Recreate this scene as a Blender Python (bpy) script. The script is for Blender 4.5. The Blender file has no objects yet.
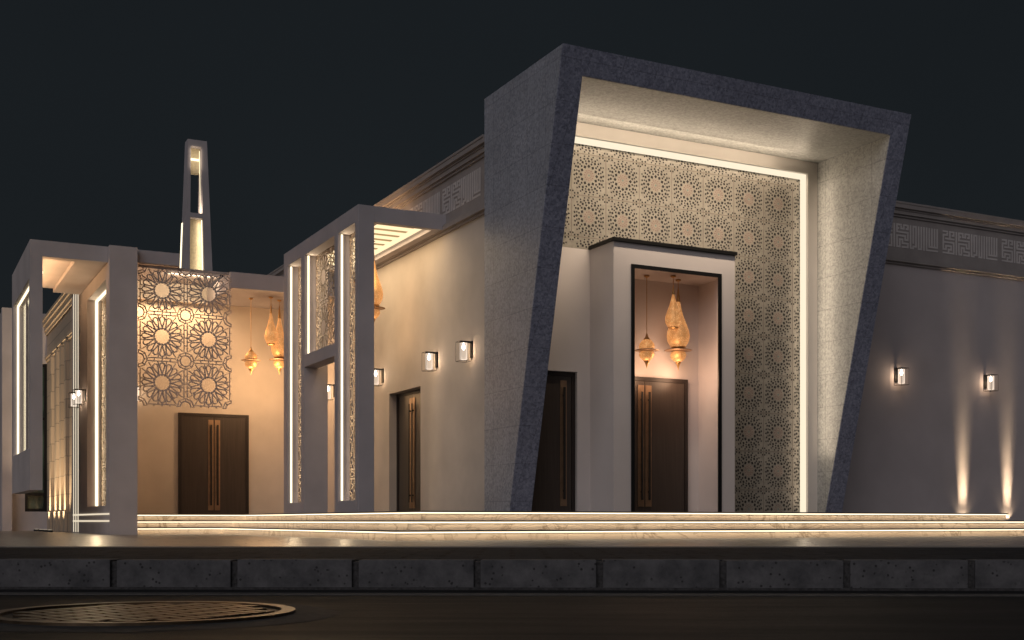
import bpy, math, random
from mathutils import Vector, Matrix
random.seed(7)
sc = bpy.context.scene
COL = sc.collection
R = math.radians
PI = math.pi

# ------------------------------------------------------------------ helpers
class MB:
    """collects shapes, links them as ONE mesh object"""
    def __init__(s, T=None):
        s.v = []; s.f = []; s.m = []; s.T = T or (lambda p: p)
    def add(s, vs, fs, mi=0):
        b = len(s.v)
        s.v += [s.T(p) for p in vs]
        s.f += [tuple(b + i for i in f) for f in fs]
        s.m += [mi] * len(fs)
    def box(s, x0, x1, y0, y1, z0, z1, mi=0):
        vs = [(x0,y0,z0),(x1,y0,z0),(x1,y1,z0),(x0,y1,z0),(x0,y0,z1),(x1,y0,z1),(x1,y1,z1),(x0,y1,z1)]
        s.add(vs, [(0,3,2,1),(4,5,6,7),(0,1,5,4),(1,2,6,5),(2,3,7,6),(3,0,4,7)], mi)
    def prism(s, poly, a, b, axis='z', mi=0):
        """poly extruded along axis from a to b. axis z: (x,y); x: (y,z); y: (x,z)"""
        n = len(poly)
        def P(p, t):
            return (p[0],p[1],t) if axis == 'z' else ((t,p[0],p[1]) if axis == 'x' else (p[0],t,p[1]))
        vs = [P(p,a) for p in poly] + [P(p,b) for p in poly]
        fs = [tuple(range(n-1,-1,-1)), tuple(range(n,2*n))] + [(i,(i+1)%n,n+(i+1)%n,n+i) for i in range(n)]
        s.add(vs, fs, mi)
    def lathe(s, prof, cx=0, cy=0, n=20, mi=0):
        """prof: list of (r,z)"""
        vs = []; fs = []
        for r, z in prof:
            for k in range(n):
                a = 2*PI*k/n
                vs.append((cx+r*math.cos(a), cy+r*math.sin(a), z))
        for i in range(len(prof)-1):
            for k in range(n):
                fs.append((i*n+k, i*n+(k+1)%n, (i+1)*n+(k+1)%n, (i+1)*n+k))
        fs.append(tuple(range(n-1,-1,-1)))
        fs.append(tuple((len(prof)-1)*n+k for k in range(n)))
        s.add(vs, fs, mi)
    def tube(s, p, q, r, n=8, mi=0):
        p = Vector(p); q = Vector(q); d = (q-p).normalized()
        u = d.orthogonal().normalized(); w = d.cross(u)
        vs = [tuple(c + r*(math.cos(2*PI*k/n)*u + math.sin(2*PI*k/n)*w)) for c in (p,q) for k in range(n)]
        fs = [(k,(k+1)%n,n+(k+1)%n,n+k) for k in range(n)] + [tuple(range(n-1,-1,-1)), tuple(range(n,2*n))]
        s.add(vs, fs, mi)
    def build(s, name, mats, parent=None, smooth=False, bevel=0):
        me = bpy.data.meshes.new(name)
        me.from_pydata(s.v, [], s.f)
        if not isinstance(mats, (list,tuple)): mats = [mats]
        for m in mats: me.materials.append(m)
        me.polygons.foreach_set('material_index', s.m)
        if smooth: me.polygons.foreach_set('use_smooth', [True]*len(s.f))
        me.update()
        import bmesh
        bm = bmesh.new(); bm.from_mesh(me); bmesh.ops.recalc_face_normals(bm, faces=bm.faces); bm.to_mesh(me); bm.free()
        o = bpy.data.objects.new(name, me); COL.objects.link(o)
        if parent is not None:
            o.parent = parent
            if parent.get('_world'): o.location = -parent.location
        if bevel:
            md = o.modifiers.new('bevel','BEVEL'); md.width = bevel; md.segments = 2; md.limit_method = 'ANGLE'
        return o

def tag(o, label=None, cat=None, group=None, kind=None):
    if label: o['label'] = label
    if cat: o['category'] = cat
    if group: o['group'] = group
    if kind: o['kind'] = kind
    return o

def thing(name, label, cat, loc=(0,0,0), rotz=0, group=None, world=False):
    o = bpy.data.objects.new(name, None); COL.objects.link(o)
    o.location = loc; o.rotation_euler = (0,0,rotz); o.empty_display_size = .2
    if world: o['_world'] = 1
    return tag(o, label, cat, group)

def struct(name, mb, mats, **k):
    return tag(mb.build(name, mats, **k), kind='structure')

def subparts(parent_obj, child):
    child.parent = parent_obj; child.location = (0,0,0)
    return child

def copy_tree(o, parent=None):
    c = o.copy(); COL.objects.link(c)
    if parent is not None: c.parent = parent
    for ch in list(o.children): copy_tree(ch, c)
    return c

def orient(loc, direction, along):
    z = -Vector(direction).normalized()
    x = Vector(along); x = (x - z*x.dot(z)).normalized(); y = z.cross(x)
    M = Matrix((x,y,z)).transposed().to_4x4(); M.translation = Vector(loc)
    return M

def area_lamp(name, loc, direction, along, sx, sy, watts, color, parent=None, spread=180):
    L = bpy.data.lights.new(name, 'AREA'); L.shape = 'RECTANGLE'; L.size = sx; L.size_y = sy
    L.energy = watts; L.color = color; L.spread = R(spread)
    o = bpy.data.objects.new(name, L); COL.objects.link(o)
    o.matrix_world = orient(loc, direction, along)
    if parent is not None:
        o.parent = parent; o.matrix_parent_inverse = Matrix.Translation(-parent.location)
    return o

def point_lamp(name, loc, watts, color, radius, parent=None):
    L = bpy.data.lights.new(name, 'POINT'); L.energy = watts; L.color = color; L.shadow_soft_size = radius
    o = bpy.data.objects.new(name, L); COL.objects.link(o); o.location = loc
    if parent is not None: o.parent = parent
    return o

def spot_lamp(name, loc, direction, watts, color, angle, blend, radius, parent=None):
    L = bpy.data.lights.new(name, 'SPOT'); L.energy = watts; L.color = color
    L.spot_size = R(angle); L.spot_blend = blend; L.shadow_soft_size = radius
    o = bpy.data.objects.new(name, L); COL.objects.link(o)
    o.matrix_world = orient(loc, direction, (1,0.01,0))
    if parent is not None: o.parent = parent
    return o

# ------------------------------------------------------------------ materials
def newmat(name):
    m = bpy.data.materials.new(name); m.use_nodes = True
    nt = m.node_tree
    return m, nt, nt.nodes['Principled BSDF']

def N(nt, t, **kw):
    n = nt.nodes.new(t)
    for k, v in kw.items():
        if k in n.inputs: n.inputs[k].default_value = v
        else: setattr(n, k, v)
    return n

def coord(nt, scale=(1,1,1), rot=(0,0,0)):
    tc = nt.nodes.new('ShaderNodeTexCoord'); mp = nt.nodes.new('ShaderNodeMapping')
    mp.inputs['Scale'].default_value = scale; mp.inputs['Rotation'].default_value = rot
    nt.links.new(tc.outputs['Object'], mp.inputs['Vector'])
    return mp.outputs['Vector']

def ramp(nt, fac, stops):
    r = nt.nodes.new('ShaderNodeValToRGB'); e = r.color_ramp.elements
    while len(e) < len(stops): e.new(.5)
    for i, (p, c) in enumerate(stops):
        e[i].position = p; e[i].color = (*c, 1) if len(c) == 3 else c
    nt.links.new(fac, r.inputs['Fac'])
    return r.outputs['Color']

def mix(nt, a, b, fac, mode='MIX'):
    m = nt.nodes.new('ShaderNodeMix'); m.data_type = 'RGBA'; m.blend_type = mode
    for sck, val in ((m.inputs[6], a), (m.inputs[7], b), (m.inputs[0], fac)):
        if hasattr(val, 'is_linked') or isinstance(val, bpy.types.NodeSocket): nt.links.new(val, sck)
        elif isinstance(val, (tuple,list)): sck.default_value = (*val,1) if len(val)==3 else val
        else: sck.default_value = val
    return m.outputs[2]

def bump(nt, bs, height, strength=.2, dist=.01):
    b = nt.nodes.new('ShaderNodeBump'); b.inputs['Strength'].default_value = strength; b.inputs['Distance'].default_value = dist
    nt.links.new(height, b.inputs['Height']); nt.links.new(b.outputs['Normal'], bs.inputs['Normal'])

def plaster(name, c, var=.1, rough=.75, scale=1.2, bs_=.25):
    m, nt, b = newmat(name)
    v = coord(nt)
    n1 = N(nt, 'ShaderNodeTexNoise', Scale=scale, Detail=6.0); nt.links.new(v, n1.inputs['Vector'])
    n2 = N(nt, 'ShaderNodeTexNoise', Scale=60.0, Detail=4.0); nt.links.new(v, n2.inputs['Vector'])
    lo = tuple(x*(1-var) for x in c); hi = tuple(min(1,x*(1+var)) for x in c)
    colr = ramp(nt, n1.outputs['Fac'], [(.3, lo), (.7, hi)])
    nt.links.new(colr, b.inputs['Base Color'])
    b.inputs['Roughness'].default_value = rough
    bump(nt, b, n2.outputs['Fac'], bs_, .004)
    return m

def plain(name, c, rough=.5, metal=0, var=.15, scale=8.0):
    m, nt, b = newmat(name)
    v = coord(nt)
    n1 = N(nt, 'ShaderNodeTexNoise', Scale=scale, Detail=4.0); nt.links.new(v, n1.inputs['Vector'])
    nt.links.new(ramp(nt, n1.outputs['Fac'], [(.3, tuple(x*(1-var) for x in c)), (.7, tuple(min(1,x*(1+var)) for x in c))]), b.inputs['Base Color'])
    b.inputs['Roughness'].default_value = rough; b.inputs['Metallic'].default_value = metal
    return m

def glow(name, c, s):
    m, nt, b = newmat(name)
    nt.nodes.remove(b)
    e = N(nt, 'ShaderNodeEmission'); e.inputs['Color'].default_value = (*c,1); e.inputs['Strength'].default_value = s
    nt.links.new(e.outputs[0], nt.nodes['Material Output'].inputs['Surface'])
    return m

WARM = (1, .75, .46)
AMBER = (1, .58, .27)
PORT = (1, .79, .57)
M = {}
M['plaster'] = plaster('smooth_plaster', (.53,.475,.468))
M['plaster_grey'] = plaster('grey_plaster', (.41,.382,.405))
M['plaster_mauve'] = plaster('mauve_plaster', (.475,.425,.435), var=.07)
M['plaster_warm'] = plaster('warm_plaster', (.56,.50,.45))
M['plaster_white'] = plaster('white_plaster', (.60,.55,.54), var=.05)
M['trim'] = plaster('trim_plaster', (.62,.58,.54), var=.05)
M['frieze'] = plaster('frieze_stone', (.30,.27,.265), scale=3, bs_=.04)
M['glyph'] = plaster('inscription_stone', (.56,.52,.52), scale=3)
M['lattice'] = plain('lattice_stone', (.48,.40,.37), .7)
M['lattice_pale'] = plain('lattice_pale_stone', (.24,.19,.15), .7)
M['backing'] = plaster('backing_plaster', (.52,.43,.34))
M['black'] = plain('black_metal', (.012,.012,.013), .4, .3)
M['door'] = plain('dark_wood', (.045,.030,.024), .45)
M['doorframe'] = plain('door_frame_wood', (.022,.015,.013), .45)
M['bronze'] = plain('bronze', (.34,.22,.14), .4, .7)
M['gold'] = plain('brass', (.55,.33,.14), .35, .9)
M['slot'] = plain('dark_slot', (.01,.008,.007), .6)
M['led'] = glow('led_strip_light', (1,.85,.56), 2.1)
M['led_cream'] = glow('cream_led_light', (1,.86,.64), 1.05)
M['led_soft'] = glow('led_line_light', (1,.86,.64), .85)
M['led_step'] = glow('step_light', (1,.83,.58), 2.0)
M['lightbox'] = glow('ceiling_light_panel', (1,.76,.45), 1.35)
M['bulb'] = glow('bulb_light', (1,.85,.65), 14)
m, nt, b = newmat('translucent_louvre'); nt.nodes.remove(b)
t_ = N(nt,'ShaderNodeBsdfTranslucent'); t_.inputs['Color'].default_value=(.62,.56,.48,1)
nt.links.new(t_.outputs[0],nt.nodes['Material Output'].inputs['Surface']); M['louvre_translucent'] = m
M['louvre'] = plain('louvre_paint', (.75,.70,.62), .6)

# wood with vertical grain
m, nt, b = newmat('door_wood')
v = coord(nt, (14,14,.6)); n = N(nt,'ShaderNodeTexNoise',Scale=2.5,Detail=6.0); nt.links.new(v,n.inputs['Vector'])
nt.links.new(ramp(nt,n.outputs['Fac'],[(.3,(.042,.031,.026)),(.7,(.060,.046,.039))]), b.inputs['Base Color']); b.inputs['Roughness'].default_value=.4
M['door'] = m

# granite
def granite(name, dark, light, joints=True):
    m, nt, b = newmat(name)
    v = coord(nt)
    vo = N(nt,'ShaderNodeTexVoronoi',Scale=26.0); nt.links.new(v,vo.inputs['Vector'])
    sep = N(nt,'ShaderNodeSeparateColor'); nt.links.new(vo.outputs['Color'],sep.inputs[0])
    no = N(nt,'ShaderNodeTexNoise',Scale=30.0,Detail=5.0,Roughness=.7); nt.links.new(v,no.inputs['Vector'])
    mid = tuple((a+c)/2 for a,c in zip(dark,light))
    c1 = ramp(nt, sep.outputs[0], [(.05,dark),(.5,mid),(.98,light)])
    c2 = ramp(nt, no.outputs['Fac'], [(.35,dark),(.65,light)])
    c = mix(nt, c1, c2, .5)
    n3 = N(nt,'ShaderNodeTexNoise',Scale=1.0,Detail=3.0); nt.links.new(v,n3.inputs['Vector'])
    c = mix(nt, c, ramp(nt,n3.outputs['Fac'],[(.3,(.86,.86,.86)),(.7,(1,1,1))]), 1.0, 'MULTIPLY')
    if joints:
        # thin slab joints, horizontal every .62 m and vertical every 1.05 m along x and y
        tc = nt.nodes.new('ShaderNodeTexCoord'); sx = nt.nodes.new('ShaderNodeSeparateXYZ'); nt.links.new(tc.outputs['Object'], sx.inputs[0])
        add = N(nt,'ShaderNodeMath',operation='ADD'); nt.links.new(sx.outputs[0],add.inputs[0]); nt.links.new(sx.outputs[1],add.inputs[1])
        cb = nt.nodes.new('ShaderNodeCombineXYZ'); nt.links.new(add.outputs[0],cb.inputs[0]); nt.links.new(sx.outputs[2],cb.inputs[1])
        br = N(nt,'ShaderNodeTexBrick',Scale=1.0,offset=.0,squash=1.0); nt.links.new(cb.outputs[0],br.inputs['Vector'])
        br.inputs['Brick Width'].default_value=.62; br.inputs['Row Height'].default_value=.62; br.inputs['Mortar Size'].default_value=.006
        br.inputs['Color1'].default_value=(1,1,1,1); br.inputs['Color2'].default_value=(.94,.94,.94,1); br.inputs['Mortar'].default_value=(.68,.68,.68,1)
        c = mix(nt, c, br.outputs['Color'], 1.0, 'MULTIPLY')
    nt.links.new(c, b.inputs['Base Color']); b.inputs['Roughness'].default_value=.42
    bump(nt,b,no.outputs['Fac'],.15,.004)
    return m
M['granite'] = granite('speckled_granite', (.135,.147,.208), (.41,.427,.55))
M['granite_side'] = granite('grey_granite', (.23,.245,.295), (.49,.51,.58))  # speckled granite again, lighter: stronger light from the left is in the colour
M['granite_lining'] = granite('beige_granite', (.24,.245,.24), (.50,.505,.49))  # less blue granite for inner faces; warm light put into the colour

# marble
m, nt, b = newmat('veined_marble')
v = coord(nt)
n1 = N(nt,'ShaderNodeTexNoise',Scale=1.7,Detail=7.0,Distortion=1.6); nt.links.new(v,n1.inputs['Vector'])
vein = ramp(nt,n1.outputs['Fac'],[(.47,(0,0,0)),(.50,(1,1,1)),(.515,(.6,.6,.6)),(.56,(0,0,0))])
n2 = N(nt,'ShaderNodeTexNoise',Scale=.8,Detail=4.0); nt.links.new(v,n2.inputs['Vector'])
base = ramp(nt,n2.outputs['Fac'],[(.3,(.52,.44,.37)),(.7,(.64,.56,.48))])
fade = ramp(nt,n2.outputs['Fac'],[(.4,(.1,.1,.1)),(.6,(.75,.75,.75))])
vf = mix(nt, vein, fade, 1.0, 'MULTIPLY')
nt.links.new(mix(nt, base, (.24,.17,.11), vf), b.inputs['Base Color']); b.inputs['Roughness'].default_value=.3
M['marble'] = m
M['nosing'] = plain('nosing_stone', (.10,.085,.075), .5)

# portal tile panel
def tilemat(name, c):
    m, nt, b = newmat(name)
    v = coord(nt)
    n1 = N(nt,'ShaderNodeTexNoise',Scale=14.0,Detail=6.0,Roughness=.7); nt.links.new(v,n1.inputs['Vector'])
    n2 = N(nt,'ShaderNodeTexNoise',Scale=1.5,Detail=3.0); nt.links.new(v,n2.inputs['Vector'])
    a = ramp(nt,n1.outputs['Fac'],[(.3,tuple(x*.78 for x in c)),(.7,tuple(x*1.2 for x in c))])
    a = mix(nt,a,ramp(nt,n2.outputs['Fac'],[(.3,(.85,.85,.85)),(.7,(1,1,1))]),1.0,'MULTIPLY')
    nt.links.new(a,b.inputs['Base Color']); b.inputs['Roughness'].default_value=.6
    return m
M['gold_panel'] = tilemat('carved_pale_panel', (.60,.53,.36))
M['tile'] = tilemat('carved_tile', (.295,.272,.235))
M['tile_pink'] = tilemat('rose_tile', (.31,.262,.222))
M['tile_green'] = tilemat('green_tile', (.16,.22,.20))
M['rose_dark'] = plain('rose_tile_inlay', (.20,.12,.10), .7)
M['hole'] = plain('perforation_dark', (.020,.017,.016), .8)
M['grout'] = plain('tile_grout', (.20,.175,.145), .8)

# ground materials
def rotframe(nt, ang): return coord(nt, rot=(0,0,ang))
YAW = math.atan2(.4546,.8907)
m, nt, b = newmat('polished_plaza_stone')
v = rotframe(nt, YAW)
n1 = N(nt,'ShaderNodeTexNoise',Scale=.7,Detail=6.0); nt.links.new(v,n1.inputs['Vector'])
nt.links.new(ramp(nt,n1.outputs['Fac'],[(.3,(.16,.145,.13)),(.7,(.23,.21,.19))]), b.inputs['Base Color'])
n2 = N(nt,'ShaderNodeTexNoise',Scale=6.0,Detail=5.0); nt.links.new(v,n2.inputs['Vector'])
nt.links.new(ramp(nt,n2.outputs['Fac'],[(.3,(.27,.27,.27)),(.7,(.36,.36,.36))]), b.inputs['Roughness'])
M['plaza'] = m

m, nt, b = newmat('dark_paving')
v = rotframe(nt, YAW)
br = N(nt,'ShaderNodeTexBrick',Scale=1.0,offset=.5); nt.links.new(v,br.inputs['Vector'])
br.inputs['Brick Width'].default_value=.6; br.inputs['Row Height'].default_value=.45; br.inputs['Mortar Size'].default_value=.024
br.inputs['Color1'].default_value=(.046,.049,.056,1); br.inputs['Color2'].default_value=(.031,.033,.038,1); br.inputs['Mortar'].default_value=(.018,.017,.017,1)
n2 = N(nt,'ShaderNodeTexNoise',Scale=9.0,Detail=7.0,Roughness=.75); nt.links.new(v,n2.inputs['Vector'])
c = mix(nt, br.outputs['Color'], ramp(nt,n2.outputs['Fac'],[(.3,(.45,.45,.45)),(.7,(1.3,1.3,1.3))]), 1.0, 'MULTIPLY')
nt.links.new(c,b.inputs['Base Color']); b.inputs['Roughness'].default_value=.8; b.inputs['Specular IOR Level'].default_value=.06
hm = mix(nt, br.outputs['Fac'], n2.outputs['Fac'], .6)
bump(nt,b,hm,.9,.03)
M['paving'] = m

m, nt, b = newmat('kerb_concrete')
v = coord(nt)
n1 = N(nt,'ShaderNodeTexNoise',Scale=5.0,Detail=8.0,Roughness=.7); nt.links.new(v,n1.inputs['Vector'])
vo = N(nt,'ShaderNodeTexVoronoi',Scale=22.0); nt.links.new(v,vo.inputs['Vector'])
n3 = N(nt,'ShaderNodeTexNoise',Scale=9.0,Detail=2.0); nt.links.new(v,n3.inputs['Vector'])
base = ramp(nt,n1.outputs['Fac'],[(.32,(.045,.045,.050)),(.68,(.130,.126,.134))])
pit = ramp(nt,vo.outputs['Distance'],[(.16,(1,1,1)),(.26,(0,0,0))])
sel = ramp(nt,n3.outputs['Fac'],[(.47,(0,0,0)),(.53,(1,1,1))])
pf = mix(nt,pit,sel,1.0,'MULTIPLY')
nt.links.new(mix(nt,base,(.022,.021,.023),pf), b.inputs['Base Color']); b.inputs['Roughness'].default_value=.85
bump(nt,b,n1.outputs['Fac'],.5,.01)
M['kerb'] = m
M['joint'] = plain('kerb_joint', (.040,.038,.040), .9, 0, .6, 40)

m, nt, b = newmat('damp_asphalt')
v = rotframe(nt, YAW)
mp2 = nt.nodes.new('ShaderNodeMapping'); mp2.inputs['Scale'].default_value=(.25,2.2,1); nt.links.new(v, mp2.inputs['Vector'])
n0 = N(nt,'ShaderNodeTexNoise',Scale=2.0,Detail=6.0,Roughness=.65); nt.links.new(mp2.outputs[0],n0.inputs['Vector'])
n1 = N(nt,'ShaderNodeTexNoise',Scale=32.0,Detail=8.0,Roughness=.8); nt.links.new(v,n1.inputs['Vector'])
c = mix(nt, ramp(nt,n1.outputs['Fac'],[(.3,(.0070,.0074,.0085)),(.7,(.024,.025,.028))]), ramp(nt,n0.outputs['Fac'],[(.3,(.45,.45,.46)),(.7,(1.3,1.25,1.2))]), 1.0, 'MULTIPLY')
nt.links.new(c,b.inputs['Base Color'])
nt.links.new(ramp(nt,n0.outputs['Fac'],[(.3,(.55,.55,.55)),(.7,(.75,.75,.75))]), b.inputs['Roughness']); b.inputs['Specular IOR Level'].default_value=.22
bump(nt,b,n1.outputs['Fac'],.7,.012)
M['asphalt'] = m
M['gutter'] = plain('gutter_concrete', (.075,.070,.068), .7, 0, .3, 14)
M['soil'] = plain('dry_ground', (.03,.028,.025), .9, 0, .3, 2)
M['iron'] = plain('cast_iron', (.12,.085,.055), .42, .75, .4, 10)
M['iron_dark'] = plain('cast_iron_recess', (.012,.010,.009), .6, .3)
M['collar'] = plain('rough_collar', (.028,.027,.028), .8, 0, .5, 22)

# stone cladding for the far wing
m, nt, b = newmat('stone_cladding')
tc = nt.nodes.new('ShaderNodeTexCoord'); sx = nt.nodes.new('ShaderNodeSeparateXYZ'); nt.links.new(tc.outputs['Object'], sx.inputs[0])
add = N(nt,'ShaderNodeMath',operation='ADD'); nt.links.new(sx.outputs[0],add.inputs[0]); nt.links.new(sx.outputs[1],add.inputs[1])
cb = nt.nodes.new('ShaderNodeCombineXYZ'); nt.links.new(add.outputs[0],cb.inputs[0]); nt.links.new(sx.outputs[2],cb.inputs[1])
br = N(nt,'ShaderNodeTexBrick',Scale=1.0,offset=.5); nt.links.new(cb.outputs[0],br.inputs['Vector'])
br.inputs['Brick Width'].default_value=1.1; br.inputs['Row Height'].default_value=.5; br.inputs['Mortar Size'].default_value=.012
br.inputs['Color1'].default_value=(.50,.40,.30,1); br.inputs['Color2'].default_value=(.44,.35,.26,1); br.inputs['Mortar'].default_value=(.26,.22,.18,1)
nt.links.new(br.outputs['Color'],b.inputs['Base Color']); b.inputs['Roughness'].default_value=.7
M['cladding'] = m

# dark reflective glass
m, nt, b = newmat('window_glass')
v = coord(nt); n1 = N(nt,'ShaderNodeTexNoise',Scale=1.6,Detail=5.0); nt.links.new(v,n1.inputs['Vector'])
nt.links.new(ramp(nt,n1.outputs['Fac'],[(.35,(.015,.03,.022)),(.65,(.10,.16,.12))]), b.inputs['Base Color']); b.inputs['Roughness'].default_value=.12  # reflected greenery painted into the pane as mottled green
M['glass'] = m
m, nt, b = newmat('grey_glass')
b.inputs['Base Color'].default_value=(.22,.20,.20,1); b.inputs['Roughness'].default_value=.12
M['glass_grey'] = m

# lantern: perforated brass lit from inside
m, nt, b = newmat('glowing_brass_mesh')
v = coord(nt)
vo = N(nt,'ShaderNodeTexVoronoi',Scale=48.0); nt.links.new(v,vo.inputs['Vector'])
n1 = N(nt,'ShaderNodeTexNoise',Scale=7.0,Detail=3.0); nt.links.new(v,n1.inputs['Vector'])
f = ramp(nt,vo.outputs['Distance'],[(.12,(1,.60,.28)),(.42,(.48,.19,.06))])
g = mix(nt,f,ramp(nt,n1.outputs['Fac'],[(.35,(.8,.8,.8)),(.65,(1.25,1.25,1.2))]),1.0,'MULTIPLY')
b.inputs['Base Color'].default_value=(.45,.26,.10,1); b.inputs['Metallic'].default_value=.6; b.inputs['Roughness'].default_value=.4
nt.links.new(g,b.inputs['Emission Color']); b.inputs['Emission Strength'].default_value=.85
M['lantern'] = m

# sconce glass
m, nt, b = newmat('sconce_glass')
nt.nodes.remove(b)
tr = N(nt,'ShaderNodeBsdfTransparent'); em = N(nt,'ShaderNodeEmission'); em.inputs['Color'].default_value=(1,.82,.66,1); em.inputs['Strength'].default_value=1.2
lw = N(nt,'ShaderNodeLayerWeight',Blend=.45)
rr = ramp(nt,lw.outputs['Facing'],[(.2,(.22,.22,.22)),(.8,(.85,.85,.85))])
mx = N(nt,'ShaderNodeMixShader'); nt.links.new(rr,mx.inputs[0]); nt.links.new(tr.outputs[0],mx.inputs[1]); nt.links.new(em.outputs[0],mx.inputs[2])
nt.links.new(mx.outputs[0],nt.nodes['Material Output'].inputs['Surface'])
M['sconce_glass'] = m

M['leaf'] = plain('leaf_green', (.045,.07,.025), .6, 0, .4, 3)
M['bark'] = plain('bark', (.09,.065,.045), .9)

# ------------------------------------------------------------------ world, sun, camera
w = bpy.data.worlds.new('World'); sc.world = w; w.use_nodes = True
wn = w.node_tree
tcw = wn.nodes.new('ShaderNodeTexCoord'); sxw = wn.nodes.new('ShaderNodeSeparateXYZ'); wn.links.new(tcw.outputs['Generated'], sxw.inputs[0])
nw = N(wn,'ShaderNodeTexNoise',Scale=2.2,Detail=5.0); wn.links.new(tcw.outputs['Generated'], nw.inputs['Vector'])
skyc = mix(wn, ramp(wn, sxw.outputs[2], [(.0,(.0128,.0158,.0176)),(.25,(.0106,.0134,.0156)),(.6,(.0082,.0106,.0128))]), ramp(wn, nw.outputs['Fac'], [(.3,(.90,.90,.91)),(.7,(1.08,1.08,1.08))]), 1.0, 'MULTIPLY')
bg = w.node_tree.nodes['Background']; wn.links.new(skyc, bg.inputs['Color'])
bg = w.node_tree.nodes['Background']; bg.inputs['Color'].default_value = (.0100,.0136,.0152,1); bg.inputs['Strength'].default_value = 1.0
S = bpy.data.lights.new('moonlight','SUN'); S.energy = .72; S.angle = R(50); S.color = (1,.945,.955)
so = bpy.data.objects.new('moonlight', S); COL.objects.link(so)
so.matrix_world = orient((0,0,30), (.62,.58,-.52), (1,0,0))

cam = bpy.data.cameras.new('camera'); co = bpy.data.objects.new('camera', cam); COL.objects.link(co)
CAMZ = .29
co.location = (0,0,CAMZ); co.rotation_euler = (R(90),0,-YAW)
cam.sensor_width = 36; cam.lens = 1219/1024*36; cam.shift_y = 201/1024; cam.clip_end = 2000; cam.clip_start = .05
sc.camera = co
sc.view_settings.view_transform = 'Standard'; sc.view_settings.look = 'None'; sc.view_settings.exposure = 0; sc.view_settings.gamma = 1
sc.cycles.use_denoising = True
sc.cycles.max_bounces = 6; sc.cycles.diffuse_bounces = 4; sc.cycles.sample_clamp_indirect = 4

# ------------------------------------------------------------------ ground, road, kerb, pavement, plaza
def G(l, d, ang=0):
    """street frame: l along the kerb, d away from it"""
    er = (math.cos(YAW+ang), -math.sin(YAW+ang)); ef = (math.sin(YAW+ang), math.cos(YAW+ang))
    return (l*er[0]+d*ef[0], l*er[1]+d*ef[1])
KA = R(1.6)
def TS(ang):
    def f(p):
        x, y = G(p[0], p[1], ang); return (x, y, p[2])
    return f
mb = MB(TS(0)); mb.box(-300,300,-60,500,-.6,-.30); struct('ground', mb, M['soil'])
mb = MB(TS(KA)); mb.box(-40,60,-10,9.26,-.29,-.23); struct('road', mb, M['asphalt'])
mb = MB(TS(KA)); mb.box(-40,60,8.50,8.70,-.24,-.224); struct('gutter', mb, M['gutter'])
mb = MB(TS(KA))
k0 = -19.02
for k in range(42):
    l0 = k0 + k*.925
    dz = random.uniform(-.004,.004); dd = random.uniform(-.005,.005)
    mb.box(l0+.025, l0+.925-.025, 9.20+dd, 9.42, -.24, -.004+dz, 0)
mb.box(k0, k0+42*.925, 9.225, 9.41, -.25, -.02, 1)
mb.box(k0, k0+42*.925, 9.16, 9.20, -.24, -.212, 1)
struct('kerb', mb, [M['kerb'],M['joint']], bevel=.007)
mb = MB(TS(KA*.5)); mb.box(-40,60,9.40,14.1,-.29,-.012); struct('pavement', mb, M['paving'])
mb = MB(TS(0)); mb.box(-45,70,13.9,75,-.28,0); struct('plaza', mb, M['plaza'])

# manhole in the road
mx_, my_ = G(-2.03, 6.74)
mh = thing('manhole_cover', 'round iron manhole cover with slanted ribs set in the dark road', 'manhole', (mx_,my_,-.23))
mb = MB(); mb.lathe([(.74,.004),(.74,.010)],n=64); plate = mb.build('cover_plate', M['iron_dark'], mh)
mb = MB()
a0 = R(62)-YAW; ca, sa = math.cos(a0), math.sin(a0)
for i in range(-7,8):
    for j in range(-4,5):
        u, vv = i*.098 + (.049 if j%2 else 0), j*.175
        if math.hypot(abs(u)+.03, abs(vv)+.06) > .72: continue
        pts = []
        for (du,dv) in ((-.036,-.075),(.036,-.075),(.036,.075),(-.036,.075)):
            x_, y_ = u+du, vv+dv
            pts.append((x_*ca-y_*sa, x_*sa+y_*ca))
        mb.prism(pts,.008,.020)
mb.build('raised_rib', M['iron'], mh)
mb = MB(); n=72
vs=[]; 
for r_,z_ in ((.745,0),(.745,.024),(.82,.024),(.82,0)):
    vs += [(r_*math.cos(2*PI*k/n), r_*math.sin(2*PI*k/n), z_) for k in range(n)]
fs=[(r*n+k,r*n+(k+1)%n,((r+1)%4)*n+(k+1)%n,((r+1)%4)*n+k) for r in range(4) for k in range(n)]
mb.add(vs,fs); mb.build('rim', M['iron'], mh)
mb = MB(); vs=[(.815*math.cos(2*PI*k/n),.815*math.sin(2*PI*k/n),.009) for k in range(n)]
vs+=[((1.06+random.uniform(-.03,.03))*math.cos(2*PI*k/n),(1.06+random.uniform(-.03,.03))*math.sin(2*PI*k/n),.0015) for k in range(n)]
mb.add(vs,[(k,(k+1)%n,n+(k+1)%n,n+k) for k in range(n)]); mb.build('collar', M['collar'], mh)

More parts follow.
